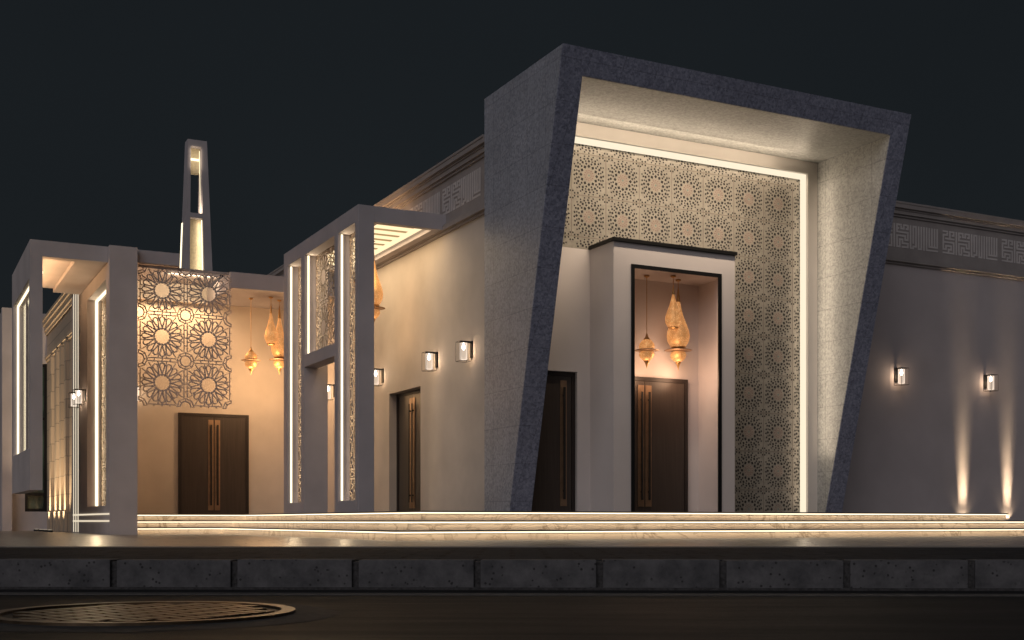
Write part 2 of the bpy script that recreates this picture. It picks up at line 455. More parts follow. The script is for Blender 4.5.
# ------------------------------------------------------------------ steps
st = thing('entrance_steps', 'three wide veined marble steps with glowing light lines under each edge', 'steps', (13,17.5,0), world=True)
for k,(X,Yf,Yl,XR) in enumerate(((6.65,16.8,27.3,32),(7.0,17.15,27.65,32),(7.35,17.5,28.0,20.2))):
    z0, z1 = .15*k, .15*(k+1)
    poly = [(4.6,Yl),(X,Yl),(X,Yf),(XR,Yf),(XR,19.3),(9.45,19.3),(9.45,29.8),(4.6,29.8)]
    mb = MB(); mb.prism(poly, z0-(.02 if k else .1), z1-.022)
    s_ = mb.build('step', M['marble'], st)
    o_ = .035
    poly = [(4.6,Yl-o_),(X-o_,Yl-o_),(X-o_,Yf-o_),(XR+(o_ if XR<30 else 0),Yf-o_),(XR+(o_ if XR<30 else 0),19.3),(9.45,19.3),(9.45,29.8),(4.6,29.8)]
    mb = MB(); mb.prism(poly, z1-.022, z1); subparts(s_, mb.build('nosing', M['nosing']))
    mb = MB()
    mb.box(X-.026,XR-.01,Yf-.026,Yf-.010,z1-.042,z1-.0225)
    mb.box(X-.026,X-.010,Yf-.009,Yl-.027,z1-.042,z1-.0225)
    mb.box(4.6,X-.010,Yl-.026,Yl-.010,z1-.042,z1-.0225)
    subparts(s_, mb.build('led_strip', M['led_step']))
    e = 1.25
    L1 = min(XR,26)-X
    area_lamp('step_lamp',((X+min(XR,26))/2,Yf-.032,z1-.03),(0,.45,-1),(1,0,0),L1,.02,e*L1,WARM,st,150)
    area_lamp('step_lamp',(X-.032,(Yf+Yl)/2,z1-.03),(.45,0,-1),(0,1,0),Yl-Yf,.02,e*(Yl-Yf),WARM,st,150)
    area_lamp('step_lamp',((4.6+X)/2,Yl-.032,z1-.03),(0,.45,-1),(1,0,0),X-4.6,.02,e*(X-4.6),WARM,st,150)

# ------------------------------------------------------------------ doors
def TF(X0,Y0,face):
    """local (x right, y into wall, z up) -> world; face '-Y' or '-X'"""
    if face == '-Y': return lambda p: (X0+p[0], Y0+p[1], p[2])
    return lambda p: (X0+p[1], Y0-p[0], p[2])
def door(parent, T, x0, x1, z0, z1, leaves=2, hx=None):
    """door set in plane y=0 local, frame proud of the leaves"""
    fw = .07
    mb = MB(T); mb.box(x0+fw,x1-fw,.03,.07,z0,z1-fw)
    d = mb.build('door', M['slot'], parent)
    mb = MB(T)
    mb.box(x0,x0+fw,-.015,.08,z0,z1); mb.box(x1-fw,x1,-.015,.08,z0,z1); mb.box(x0+fw,x1-fw,-.015,.08,z1-fw,z1)
    subparts(d, mb.build('door_frame', M['doorframe']))
    xs = [x0+fw, x1-fw] if leaves == 1 else [x0+fw,(x0+x1)/2,x1-fw]
    for i in range(leaves):
        a, c = xs[i]+.004, xs[i+1]-.004
        mb = MB(T); mb.box(a,c,0,.03,z0+.01,z1-fw-.004)
        subparts(d, mb.build('door_leaf', M['door']))
        h0 = c-.15 if i == 0 and leaves == 2 else a
        if hx is not None: h0 = hx
        mb = MB(T)
        mb.box(h0+.01,h0+.14,-.012,-.001,z0+.10,z1-fw-.08,0)
        mb.box(h0+.055,h0+.095,-.055,-.040,z0+.22,z1-fw-.2,1)
        for zz in (z0+.35,z1-fw-.36): mb.box(h0+.062,h0+.088,-.042,-.011,zz,zz+.03,1)
        subparts(d, mb.build('door_handle', [M['bronze'],M['slot']]))
    return d

# ------------------------------------------------------------------ main hall
hall = thing('mosque_hall', 'large flat roofed prayer hall with carved inscription frieze behind the tilted stone portal', 'building', (20,18.9,0), world=True)
mb = MB(); mb.box(9.75,34,19.2,46,-.05,6.9)
mb.build('front_wall', M['plaster_mauve'], hall)
mb = MB(); mb.prism([(19.2,-.05),(22.3,-.05),(22.3,2.96),(24.0,2.96),(24.0,-.05),(46,-.05),(46,6.9),(19.2,6.9)], 9.35, 9.75, 'x')
mb.build('side_wall', M['plaster_warm'], hall)
door(hall, TF(9.53,24.0,'-X'), 0, 1.7, .45, 2.96)
# cornice mouldings stacked around the top
mb = MB()
for z0,z1,p in ((5.70,5.75,.035),(5.75,5.83,.075),(5.83,5.87,.05),(5.87,6.70,.02),(6.70,6.75,.045),(6.75,6.83,.075),(6.83,6.87,.09),(6.87,6.96,.125),(6.96,7.0,.135)):
    mb.box(9.36,34,19.2-p,46,z0,z1); mb.box(9.35-1.4*p,9.36,19.07,46,z0,z1)
mb.build('cornice', M['frieze'], hall)
A = ["####.####","...#.#..#","####.#.##","#....#...","#.#######","#........","#########","#.......#","#.#####.#","#.#...#.#","###.###.#","....#...#","#########"]
B = ["####.####","#..#.#..#","##.###.##","#........","#########","........#","#######.#","#.....#.#","#.###.###","#.#.#....","#.#.#####","#.#.....#","###.#####"]
C1 = ["#.###.#.#.#"]+["#.#.#.#.#.#"]*9+["#...#.#.#.#","#.###.#.#.#","###...###.#"]
C2 = ["#.#.#.#.#"]*10+["#.#######","#........","#########"]
GL = [A[r]+'.#.'+B[r]+'.'+C1[r]+'.'+C2[r] for r in range(13)]
CS = .0385
def glyphs(T, units, start, step=1.8):
    mb = MB(T)
    for u in range(units):
        x0 = start+u*step
        for r in range(13):
            z1 = 6.56-r*CS; z0 = z1-CS
            c = 0
            while c < len(GL[r]):
                if GL[r][c] == '#':
                    e = c
                    while e < len(GL[r]) and GL[r][e] == '#': e += 1
                    mb.box(x0+c*CS, x0+e*CS, -.006, .01, z0+.001, z1-.001); c = e
                else: c += 1
    return mb
mb = glyphs(TF(0,19.18,'-Y'), 8, 18.41-1.8); mb.build('inscription', M['glyph'], hall)
mb = glyphs(TF(9.322,26.55,'-X'), 4, 0.0); mb.build('inscription', M['glyph'], hall)

# ------------------------------------------------------------------ entrance portal
portal = thing('entrance_portal', 'tall tilted speckled granite portal framing a perforated tile wall', 'portal', (12.8,18,.45), world=True)
yf = lambda z: 16.3+(7.62-z)*.251
mb = MB()
for a,c in ((9.2,9.6),(16.0,16.4)):
    yb = 19.06 if a < 12 else 19.25
    mb.prism([(yf(.40),.40),(yb,.40),(yb,7.62),(yf(7.62),7.62)], a, c, 'x')
mb.prism([(yf(7.22),7.22),(18.95,7.22),(18.95,7.617),(yf(7.617),7.617)], 9.6, 16.0, 'x')
mb.build('stone_frame', M['granite'], portal)
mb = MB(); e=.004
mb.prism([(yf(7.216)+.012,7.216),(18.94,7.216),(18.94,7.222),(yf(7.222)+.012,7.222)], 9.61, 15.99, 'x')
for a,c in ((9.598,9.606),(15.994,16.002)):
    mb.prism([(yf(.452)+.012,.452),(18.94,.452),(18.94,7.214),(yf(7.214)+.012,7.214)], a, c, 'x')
mb.build('lining', M['granite_lining'], portal)  # thin slabs added to hold the warm-lit colour inside the portal
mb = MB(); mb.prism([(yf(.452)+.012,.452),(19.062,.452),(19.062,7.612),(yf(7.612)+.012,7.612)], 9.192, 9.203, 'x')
mb.build('side_cladding', M['granite_side'], portal)  # thin skin added to carry the lit-side colour of the frame
mb = MB()
mb.box(15.76,15.992,18.33,18.6,.452,7.214)
mb.box(9.608,15.76,18.33,18.6,6.98,7.214)
mb.box(9.608,9.85,18.33,18.44,5.06,6.98)
mb.build('trim_frame', M['trim'], portal)
mb = MB()
mb.box(15.64,15.758,18.385,18.42,.46,6.978)
mb.box(9.85,15.64,18.385,18.42,6.875,6.978)
mb.build('led_strip', M['led_cream'], portal)
area_lamp('trim_lamp',(12.4,17.9,7.12),(0,1,-.25),(1,0,0),5.2,.05,13,PORT,portal)  # unseen lamp added to brighten the top trim
area_lamp('soffit_lamp',(12.6,16.8,7.10),(0,.62,-1),(1,0,0),4.6,.12,88,PORT,portal,116)  # unseen lamp added to even out light on tiles and vestibule
area_lamp('portal_lamp',(12.8,18.30,6.90),(0,.42,-1),(1,0,0),5.7,.06,9,PORT,portal)
area_lamp('portal_lamp',(15.66,18.30,3.7),(-1,.42,0),(0,0,1),6.3,.06,7,PORT,portal)
area_lamp('portal_lamp',(12.8,18.25,6.92),(0,-1,.55),(1,0,0),5.7,.10,17,PORT,portal)
area_lamp('portal_lamp',(15.72,18.25,4.2),(.55,-1,0),(0,0,1),5.3,.10,15,PORT,portal)
# tile panel with perforations
mb = MB()
mb.box(9.602,15.76,18.45,18.62,5.05,6.98,0)
mb.box(13.4,15.76,18.451,18.62,.452,5.05,0)
TW, TH = .70, .73
xc0, zc0 = 15.13, 6.355
def inside(x,z,m=.02):
    if not (9.65 < x-m and x+m < 15.69 and z+m < 6.97 and z-m > .46): return False
    if z-m < 5.07: return x-m > 13.52
    return True
def dot(x,z,w,h,ang,mi,y=18.4465):
    if not inside(x,z,max(w,h)*.5): return
    ca,sa = math.cos(ang),math.sin(ang)
    vs=[(x+u*ca-v_*sa, y, z+u*sa+v_*ca) for u,v_ in ((-w/2,-h/2),(w/2,-h/2),(w/2,h/2),(-w/2,h/2))]
    mb.add(vs,[(0,1,2,3)],mi)
for i in range(-8,2):
    for j in range(-9,2):
        cx, cz = xc0+i*TW, zc0+j*TH
        # rose centre
        if inside(cx,cz,.13):
            n=24; vs=[(cx+(.112+.014*(k%2))*math.cos(2*PI*k/n),18.4475,cz+(.112+.014*(k%2))*math.sin(2*PI*k/n)) for k in range(n)]
            mb.add(vs,[tuple(range(n))],2)
        dot(cx,cz,.03,.03,.78,3,18.4455)
        for k in range(12):
            t=2*PI*k/12
            dot(cx+.086*math.cos(t),cz+.086*math.sin(t),.016,.024,t+PI/2,6,18.4455); dot(cx+.05*math.cos(t+.26),cz+.05*math.sin(t+.26),.010,.016,t,6,18.4455)
        for r_,n,w_,ph in ((.160,12,.050,0),(.207,12,.036,.5),(.250,12,.044,0),(.252,12,.030,.5),(.295,24,.036,.25),(.338,24,.029,0),(.400,16,.034,.5),(.445,16,.030,.5)):
            for k in range(n):
                t=2*PI*(k+ph)/n
                x,z=cx+r_*math.cos(t),cz+r_*math.sin(t)
                if abs(x-cx)>TW/2-.026 or abs(z-cz)>TH/2-.026: continue
                dot(x,z,w_*.9,w_*.9,t+PI/4,1)
        for sx_ in (-1,1):
            for sz_ in (-1,1):
                qx,qz=cx+sx_*TW/2,cz+sz_*TH/2
                for k in range(2):
                    t=(k+.5)*PI/4
                    dot(qx-sx_*.068*math.cos(t),qz-sz_*.068*math.sin(t),.028,.028,t,1)
        # grout lines
        x=cx+TW/2
        if 9.7<x<15.68 and inside(x,cz,.01):
            mb.add([(x-.009,18.4478,max(cz-TH/2,.455)),(x+.009,18.4478,max(cz-TH/2,.455)),(x+.009,18.4478,min(cz+TH/2,6.97)),(x-.009,18.4478,min(cz+TH/2,6.97))],[(0,1,2,3)],4)
        z=cz+TH/2
        if inside(cx,z,.01):
            a,c=max(cx-TW/2,9.66),min(cx+TW/2,15.68)
            if z<5.07: a=max(a,13.52)
            mb.add([(a,18.4476,z-.009),(c,18.4476,z-.009),(c,18.4476,z+.009),(a,18.4476,z+.009)],[(0,1,2,3)],4)
mb.build('perforated_tile_wall', [M['tile'],M['hole'],M['tile_pink'],M['tile_green'],M['grout'],M['hole'],M['rose_dark']], portal)
# plain wall under the tiles on the left, with its door
mb = MB()
mb.prism([(9.602,.452),(9.70,.452),(9.70,2.89),(10.69,2.89),(10.69,.452),(10.98,.452),(10.98,5.048),(9.602,5.048)],18.44,18.75,'y')
mb.build('plain_wall', M['plaster_white'], portal)
door(portal, TF(9.70,18.52,'-Y'), 0, .99, .45, 2.89, leaves=1, hx=.68)

# vestibule box
ves = thing('entrance_vestibule', 'white box vestibule with tall black edged opening in front of the tile wall', 'vestibule', (12.2,17.66,.45), world=True)
mb = MB()
z0=.452
mb.box(10.95,11.30,17.66,17.80,z0,5.05); mb.box(13.20,13.5,17.66,17.80,z0,5.05); mb.box(11.30,13.20,17.66,17.80,4.69,5.05)
mb.box(10.95,11.08,17.80,18.70,z0,5.05); mb.box(13.38,13.5,17.80,18.70,z0,5.05)
mb.box(11.08,13.38,17.80,18.70,4.66,5.05)
mb.box(11.08,13.38,18.60,18.70,z0,4.66)
mb.build('wall', M['plaster_white'], ves)
mb = MB(); mb.box(10.92,13.53,17.62,18.442,5.052,5.11); mb.build('coping', M['black'], ves)
mb = MB(); e=.065
mb.box(11.30,11.30+e,17.64,17.672,z0,4.69); mb.box(13.20-e,13.20,17.64,17.672,z0,4.69); mb.box(11.30+e,13.20-e,17.64,17.672,4.69-e,4.69)
mb.build('opening_frame', M['black'], ves)
door(ves, TF(11.2,18.52,'-Y'), 0, 1.88, .45, 2.89)

# ------------------------------------------------------------------ lattice generator (square units of star rosettes)
def lattice(T, nx, nz, L, w, depth, edge=True):
    """rosette lattice nx x nz cells of size L in local x,z; bars of width w, thickness depth along y"""
    mb = MB(T); rnd = random.Random(3)
    W, H = nx*L, nz*L
    def bar(p, q, ww=w):
        # clip outside
        mx0,mz0=(p[0]+q[0])/2,(p[1]+q[1])/2
        if mx0<-.01 or mx0>W+.01 or mz0<-.01 or mz0>H+.01: return
        d=(q[0]-p[0],q[1]-p[1]); l=math.hypot(*d)
        if l<1e-5: return
        d=(d[0]/l,d[1]/l); n_=(-d[1]*ww/2,d[0]*ww/2); e=ww*.3
        a=(p[0]-d[0]*e,p[1]-d[1]*e); c=(q[0]+d[0]*e,q[1]+d[1]*e)
        poly=[(a[0]-n_[0],a[1]-n_[1]),(c[0]-n_[0],c[1]-n_[1]),(c[0]+n_[0],c[1]+n_[1]),(a[0]+n_[0],a[1]+n_[1])]
        j=rnd.uniform(0,.004)
        mb.prism(poly, j, depth-rnd.uniform(0,.004), 'y')
    de=2*PI/16
    for i in range(nx):
        for j in range(nz):
            cx,cz=(i+.5)*L,(j+.5)*L
            P=lambda r,t:(cx+r*L*math.cos(t),cz+r*L*math.sin(t))
            for k in range(16):
                t=k*de
                # petal: inner cross, sides, rounded outer end
                bar(P(.160,t-.16*de),P(.36,t+.37*de),w*.9); bar(P(.160,t+.16*de),P(.36,t-.37*de),w*.9)
                bar(P(.36,t+.36*de),P(.415,t+.26*de),w*.8); bar(P(.36,t-.36*de),P(.415,t-.26*de),w*.8)
                bar(P(.415,t+.26*de),P(.432,t),w*.8); bar(P(.415,t-.26*de),P(.432,t),w*.8)
                bar(P(.160,t-.16*de),P(.160,t+.16*de),w*.6); bar(P(.160,t+.16*de),P(.190,t+.5*de),w*.6); bar(P(.190,t+.5*de),P(.160,t+.84*de),w*.6)
                # links to the next cell
                bar(P(.36,t+.36*de),P(.40,t+.5*de),w*.7); bar(P(.36,t+.64*de),P(.40,t+.5*de),w*.7)
                tt=t+.5*de
                m_=max(abs(math.cos(tt)),abs(math.sin(tt)))
                ro=min(.47/m_, .707-.19) if m_>.8 else .707-.20
                bar(P(.40,tt),P(max(ro,.42),tt),w*.7)
            # edge double lines between neighbouring rosettes
            for sx_,sz_ in ((1,0),(-1,0),(0,1),(0,-1)):
                for s2 in (-1,1):
                    a=(cx+L*(sx_*.465+ -sz_*.30*s2), cz+L*(sz_*.465+sx_*.30*s2))
                    c=(cx+L*(sx_*.465), cz+L*(sz_*.465))
                    bar(a,c,w*.7)
                bar((cx+L*sx_*.432,cz+L*sz_*.432),(cx+L*sx_*.5,cz+L*sz_*.5),w*.7)
                for s2 in (-.17,.17):
                    bar((cx+L*(sx_*.465-sz_*s2),cz+L*(sz_*.465+sx_*s2)),(cx+L*(sx_*.5-sz_*s2),cz+L*(sz_*.5+sx_*s2)),w*.7)
    for i in range(nx+1):
        for j in range(nz+1):
            cx,cz=i*L,j*L
            for k in range(16):
                t=k*de
                bar((cx+.118*L*math.cos(t),cz+.118*L*math.sin(t)),(cx+.118*L*math.cos(t+de),cz+.118*L*math.sin(t+de)),w*.8)
                if k%2==0:
                    t2=t+2*de
                    bar((cx+.185*L*math.cos(t),cz+.185*L*math.sin(t)),(cx+.185*L*math.cos(t2),cz+.185*L*math.sin(t2)),w*.7)
                    bar((cx+.118*L*math.cos(t),cz+.118*L*math.sin(t)),(cx+.185*L*math.cos(t),cz+.185*L*math.sin(t)),w*.6)
    if edge:
        bar((0,0),(W,0)); bar((0,H),(W,H)); bar((0,0),(0,H)); bar((W,0),(W,H))
    return mb

# hanging lattice panel in the courtyard (thing of its own)
lp = thing('hanging_lattice_panel', 'openwork star lattice screen hanging above the courtyard double door', 'screen', (5.65,26.95,2.8), world=True)
mb = lattice(TF(4.75,26.92,'-Y'), 2, 3, 1.0, .028, .03, edge=False); 
mb.T = mb.T
o = mb.build('lattice', M['lattice'], lp); o.location = o.location + Vector((0,0,2.78))
mb = MB(); mb.box(4.75,6.7,26.935,26.965,5.74,5.80); mb.build('hanging_rail', M['lattice'], lp)

# ------------------------------------------------------------------ side canopy with light screens
can = thing('side_canopy', 'L shaped grey canopy with three glowing lattice screens beside the hall side door', 'canopy', (7.75,23.3,.45), world=True)
X0,X1 = 7.58,7.89
mb = MB()
z0=.452
for y0,y1,xx in ((21.0,21.17,X1),(22.14,22.33,X1),(24.22,24.46,8.08),(25.43,25.7,X1)): mb.box(X0,xx,y0,y1,z0,6.05)
for y0,y1 in ((21.17,22.14),(24.46,25.43)): mb.box(X0,X1,y0,y1,z0,.67)
mb.box(X0,X1,22.33,24.22,3.45,3.70)
for y0,y1 in ((21.17,22.14),(22.33,24.22),(24.46,25.43)): mb.box(X0,X1,y0,y1,5.75,6.05)
mb.build('frame', M['plaster_grey'], can, bevel=.006)
mb = MB()
mb.box(X1,9.34,21.0,21.13,5.76,6.05); mb.box(X1,9.34,25.45,25.7,5.76,6.05); mb.box(9.08,9.34,21.13,25.45,5.76,6.05); mb.box(X1,8.0,21.13,25.45,5.76,6.05)
mb.box(8.0,9.08,21.13,25.45,5.97,6.05)
mb.build('roof', M['plaster_grey'], can)
mb = MB(); mb.box(8.65,8.70,22.3,25.6,6.052,6.075); mb.build('roof_light', M['led_soft'], can)
area_lamp('roof_lamp',(8.72,24.2,6.10),(.9,0,1),(0,1,0),2.6,.05,22,AMBER,can)
mb = MB(); mb.box(8.001,9.079,21.131,25.449,5.875,5.90); mb.build('light_panel', M['lightbox'], can)
area_lamp('ceiling_lamp',(8.54,23.3,5.83),(0,0,-1),(0,1,0),4.2,1.0,48,(1,.72,.42),can)
mb = MB()
y=21.35
while y<25.3:
    mb.box(8.002,8.85,y,y+.10,5.835,5.845); y+=.40
mb.build('louvre_grille', M['louvre_translucent'], can)
for (y0,y1,za,zb,nx,nz) in ((21.17,22.14,.67,5.75,1,5),(22.33,24.22,3.70,5.75,2,2),(24.46,25.43,.67,5.75,1,5)):
    Lx=(y1-y0)/nx; Lz=(zb-za)/nz
    base=TF(0,0,'-X')
    T=(lambda y1=y1,za=za,Lx=Lx,Lz=Lz: (lambda p:(7.82+p[1], y1-p[0]*Lx, za+p[2]*Lz)))()
    mb=lattice(T,nx,nz,1.0,.025,.012); mb.build('lattice_screen', M['lattice_pale'], can)
    mb=MB(); mb.box(7.645,7.680,y1-.016,y1-.002,za+.01,zb-.01); mb.build('led_strip', M['led'], can)
    area_lamp('screen_lamp',(7.70,y1-.03,(za+zb)/2),(.55,-1,0),(0,0,1),zb-za-.05,.05,3.2*(zb-za),WARM,can)

# ------------------------------------------------------------------ courtyard wing (wall with porch roof and double door)
cw = thing('courtyard_wing', 'beige courtyard wall with a porch roof and dark bronze handled double door', 'building', (6.8,29.7,0), world=True)
mb = MB(); mb.box(4.6,9.36,29.7,31.75,-.05,6.2); mb.build('wall', M['plaster_warm'], cw)
mb = MB(); mb.box(6.85,9.36,27.4,29.705,5.56,5.92); mb.box(5.601,6.85,28.4,29.705,5.98,6.03); mb.build('porch_roof', M['plaster_grey'], cw)
mb = MB(); mb.box(4.66,5.6,26.83,27.28,5.82,6.09); mb.box(4.66,5.6,27.28,29.705,5.98,6.09); mb.build('beam', M['plaster_grey'], cw)
door(cw, TF(6.16,29.64,'-Y'), 0, 1.70, .45, 2.89)
mb = MB(); mb.box(4.70,6.84,29.50,29.69,5.52,5.58); mb.build('cornice', M['plaster_warm'], cw)
area_lamp('cove_lamp',(5.12,27.32,5.90),(0,1,.02),(1,0,0),.85,.06,20,WARM,cw)
area_lamp('cove_lamp',(6.2,28.44,5.93),(0,1,-.15),(1,0,0),1.1,.05,14,WARM,cw)
area_lamp('porch_lamp',(5.8,29.4,5.50),(0,-.2,-1),(1,0,0),2.2,.1,52,AMBER,cw)

# ------------------------------------------------------------------ left block with light window
bl = thing('light_window_block', 'upright grey wall block with a tall glowing window recess and thin light lines', 'wall', (4.4,29.6,0), world=True)
mb = MB()
mb.box(4.46,4.68,26.65,32.6,-.05,6.09)
mb.box(4.11,4.46,26.65,27.1,-.05,6.09); mb.box(4.11,4.46,29.9,32.6,-.05,6.09)
mb.box(4.11,4.46,27.1,29.9,-.05,.62); mb.box(4.11,4.46,27.1,29.9,5.45,6.09)
mb.build('wall', M['plaster'], bl)
mb = lattice(lambda p:(4.42+p[1], 29.9-p[0]*.9333, .62+p[2]*.966),3,5,1.0,.04,.012); mb.build('lattice_screen', M['lattice_pale'], bl)
mb = MB(); mb.box(4.29,4.35,29.875,29.898,.64,5.44); mb.box(4.29,4.35,27.12,29.875,5.425,5.448); mb.build('led_strip', M['led'], bl)
mb = MB()
for y in (31.4,31.8,32.2): mb.box(4.095,4.115,y-.022,y+.022,.02,6.05)
for z in (.29,.44): mb.box(4.0945,4.116,26.66,32.3,z-.017,z+.017)
mb.build('led_line', M['led_soft'], bl)

# ------------------------------------------------------------------ cantilevered left frame
fr = thing('cantilever_frame', 'grey box frame cantilevered above the ground with a glowing slanted window at far left', 'canopy', (3.0,27,.93), world=True)
mb = MB()
mb.box(2.57,2.81,26.84,27.05,.93,6.09); mb.box(2.57,2.81,30.7,31.0,.93,6.09)
mb.box(2.57,2.81,27.05,30.7,.93,1.80); mb.box(2.57,2.81,27.05,30.7,5.32,6.09)
mb.box(2.81,4.105,26.84,27.1,5.76,6.09); mb.box(2.81,3.48,27.1,31.0,5.86,6.09); mb.box(3.48,4.105,27.1,31.0,5.765,6.09)
mb.build('frame', M['plaster'], fr)
mb = MB(); mb.box(2.755,2.775,27.051,30.699,1.801,5.319); mb.build('pane', M['glass_grey'], fr)
mb = MB()
for y in (28.27,29.48): mb.box(2.735,2.754,y-.03,y+.03,1.801,5.319)
mb.build('mullion', M['lattice'], fr)
mb = MB(); mb.box(2.655,2.695,30.675,30.698,1.82,5.31); mb.box(2.655,2.695,27.07,30.675,5.295,5.318); mb.build('led_strip', M['led'], fr)
mb = MB(); mb.box(2.82,2.86,27.2,30.9,5.48,5.52); mb.build('cove_light', M['led'], fr)
area_lamp('cove_lamp',(2.9,29,5.45),(.6,0,1),(0,1,0),3.6,.05,24,AMBER,fr)
area_lamp('window_lamp',(4.3,29.82,3.0),(.1,-1,0),(0,0,1),4.7,.05,26,WARM,bl)

# ------------------------------------------------------------------ far wing
fw = thing('far_wing', 'distant stone clad wing with uplit pilasters and cornice beyond the grey frame', 'building', (5,35,0), world=True)
mb = MB(); mb.box(4.2,9.0,31.78,39.5,-.05,6.0); mb.build('wall', M['cladding'], fw)
mb = MB()
for z0,z1,p in ((5.05,5.12,.04),(5.12,5.2,.07),(5.85,5.95,.05),(5.95,6.1,.09),(6.1,6.22,.13),(6.22,6.3,.16)): mb.box(4.2-p,9.0,31.78,39.5,z0,z1)
mb.build('cornice', M['cladding'], fw)
for y in (34.0,35.0,36.0,37.3):
    mb = MB(); mb.box(4.11,4.21,y-.17,y+.17,0,5.05); mb.box(4.08,4.212,y-.2,y+.2,0,.55); mb.build('pilaster', M['cladding'], fw)
mb = MB()
mb.prism([(2.95,-.05),(3.58,-.05),(3.58,-.02),(4.199,-.02),(4.199,.57),(3.58,.57),(3.58,5.0),(4.199,5.0),(4.199,6.5),(2.95,6.5)],38.9,39.6,'y')
mb.build('end_wall', M['plaster'], fw)
mb = MB(); mb.box(2.93,3.2,38.6,38.95,-.05,6.55); mb.build('corner_pier', M['plaster'], fw)
mb = MB(); mb.box(3.58,3.66,38.92,39.02,.57,5.0); mb.box(4.12,4.198,38.92,39.02,.57,5.0); 
for z in (.57,1.05,3.3,4.9): mb.box(3.66,4.12,38.93,39.02,z,z+.09)
wf = mb.build('window', M['black'], fw)
mb = MB(); mb.box(3.60,4.18,39.03,39.06,.58,4.99); subparts(wf, mb.build('pane', M['glass']))

# ------------------------------------------------------------------ minaret
mn = thing('minaret', 'slender tapering grey minaret with a lit slot opening rising behind the courtyard', 'minaret', (8.1,36,0), world=True)
ZT=11.45
def TM(p):
    s,t,z=p; dz=ZT-z
    x0=7.75-.018*dz; x1=8.305+.043*dz; D=.38+.10*dz
    return (x0+s*(x1-x0), 36+t*D, z)
mb=MB(TM)
mb.box(0,.16,0,1,0,ZT); mb.box(.69,1,0,1,0,ZT)
mb.box(.16,.69,0,1,11.26,ZT); mb.box(.16,.69,0,1,9.17,9.31)
mb.box(.16,.69,.35,1,0,9.17)
mb.build('shaft', M['plaster_grey'], mn)
mb=MB(TM); mb.box(.161,.689,.30,.345,3,9.169); mb.box(.161,.689,.55,.99,10.55,11.259); mb.build('lit_panel', M['gold_panel'], mn)
mb=MB(TM); mb.box(.655,.688,.20,.24,3,9.15); mb.box(.165,.65,.50,.549,10.90,10.96); mb.box(.675,.688,.5,.54,9.33,11.2); mb.build('led_strip', M['led'], mn)
area_lamp('minaret_lamp',(8.17,36.10,8.0),(-1,.75,0),(0,0,1),2.2,.04,5,PORT,mn)
area_lamp('minaret_lamp',(7.98,35.95,10.9),(0,1,0),(1,0,0),.3,.6,1.1,PORT,mn)
area_lamp('minaret_lamp',(7.95,36.25,9.36),(.30,.1,1),(1,0,0),.22,.2,5,PORT,mn)
mb=MB(TM); mb.box(-.025,-.004,.80,.98,6,9.1); mb.build('led_strip', M['led'], mn)

# ------------------------------------------------------------------ lanterns
def cord_rose(t, h, r=.05):
    mb=MB(); mb.tube((0,0,-h),(0,0,-.02),.006); mb.build('cord', M['gold'], t)
    mb=MB(); mb.lathe([(.0,0),(r,-.001),(r*.9,-.025),(.01,-.04)],n=16); mb.build('ceiling_rose', M['gold'], t)
def globe_lantern(label, loc, drop, s=1.0, watts=8, col=AMBER):
    """drop: ceiling to disc"""
    t=thing('globe_lantern',label,'lantern',loc,group=None)
    cord_rose(t,drop-.22*s)
    q=lambda pr:[(r*s,z*s-drop) for r,z in pr]
    mb=MB(); mb.lathe(q([(.010,.32),(.03,.25),(.055,.215),(.075,.200),(.02,.19)]),n=16); mb.build('cap', M['gold'], t, smooth=True)
    mb=MB(); mb.lathe(q([(.012,.30),(.03,.24),(.05,.21),(.09,.185),(.135,.13),(.15,.075),(.14,.03),(.10,.018)]),n=20)
    mb.lathe(q([(.10,-.02),(.135,-.035),(.145,-.08),(.125,-.135),(.08,-.18),(.045,-.2)]),n=20); mb.build('glowing_body', M['lantern'], t, smooth=True)
    mb=MB(); mb.lathe(q([(.09,.02),(.20,.012),(.235,.0),(.20,-.012),(.09,-.02)]),n=28); mb.build('disc', M['bronze'], t, smooth=True)
    mb=MB(); mb.lathe(q([(.05,-.195),(.055,-.215),(.03,-.25),(.01,-.31),(.002,-.34)]),n=14); mb.build('finial', M['gold'], t, smooth=True)
    point_lamp('lantern_lamp',(0,0,-drop-.5*s),watts,col,.16,t)
    return t
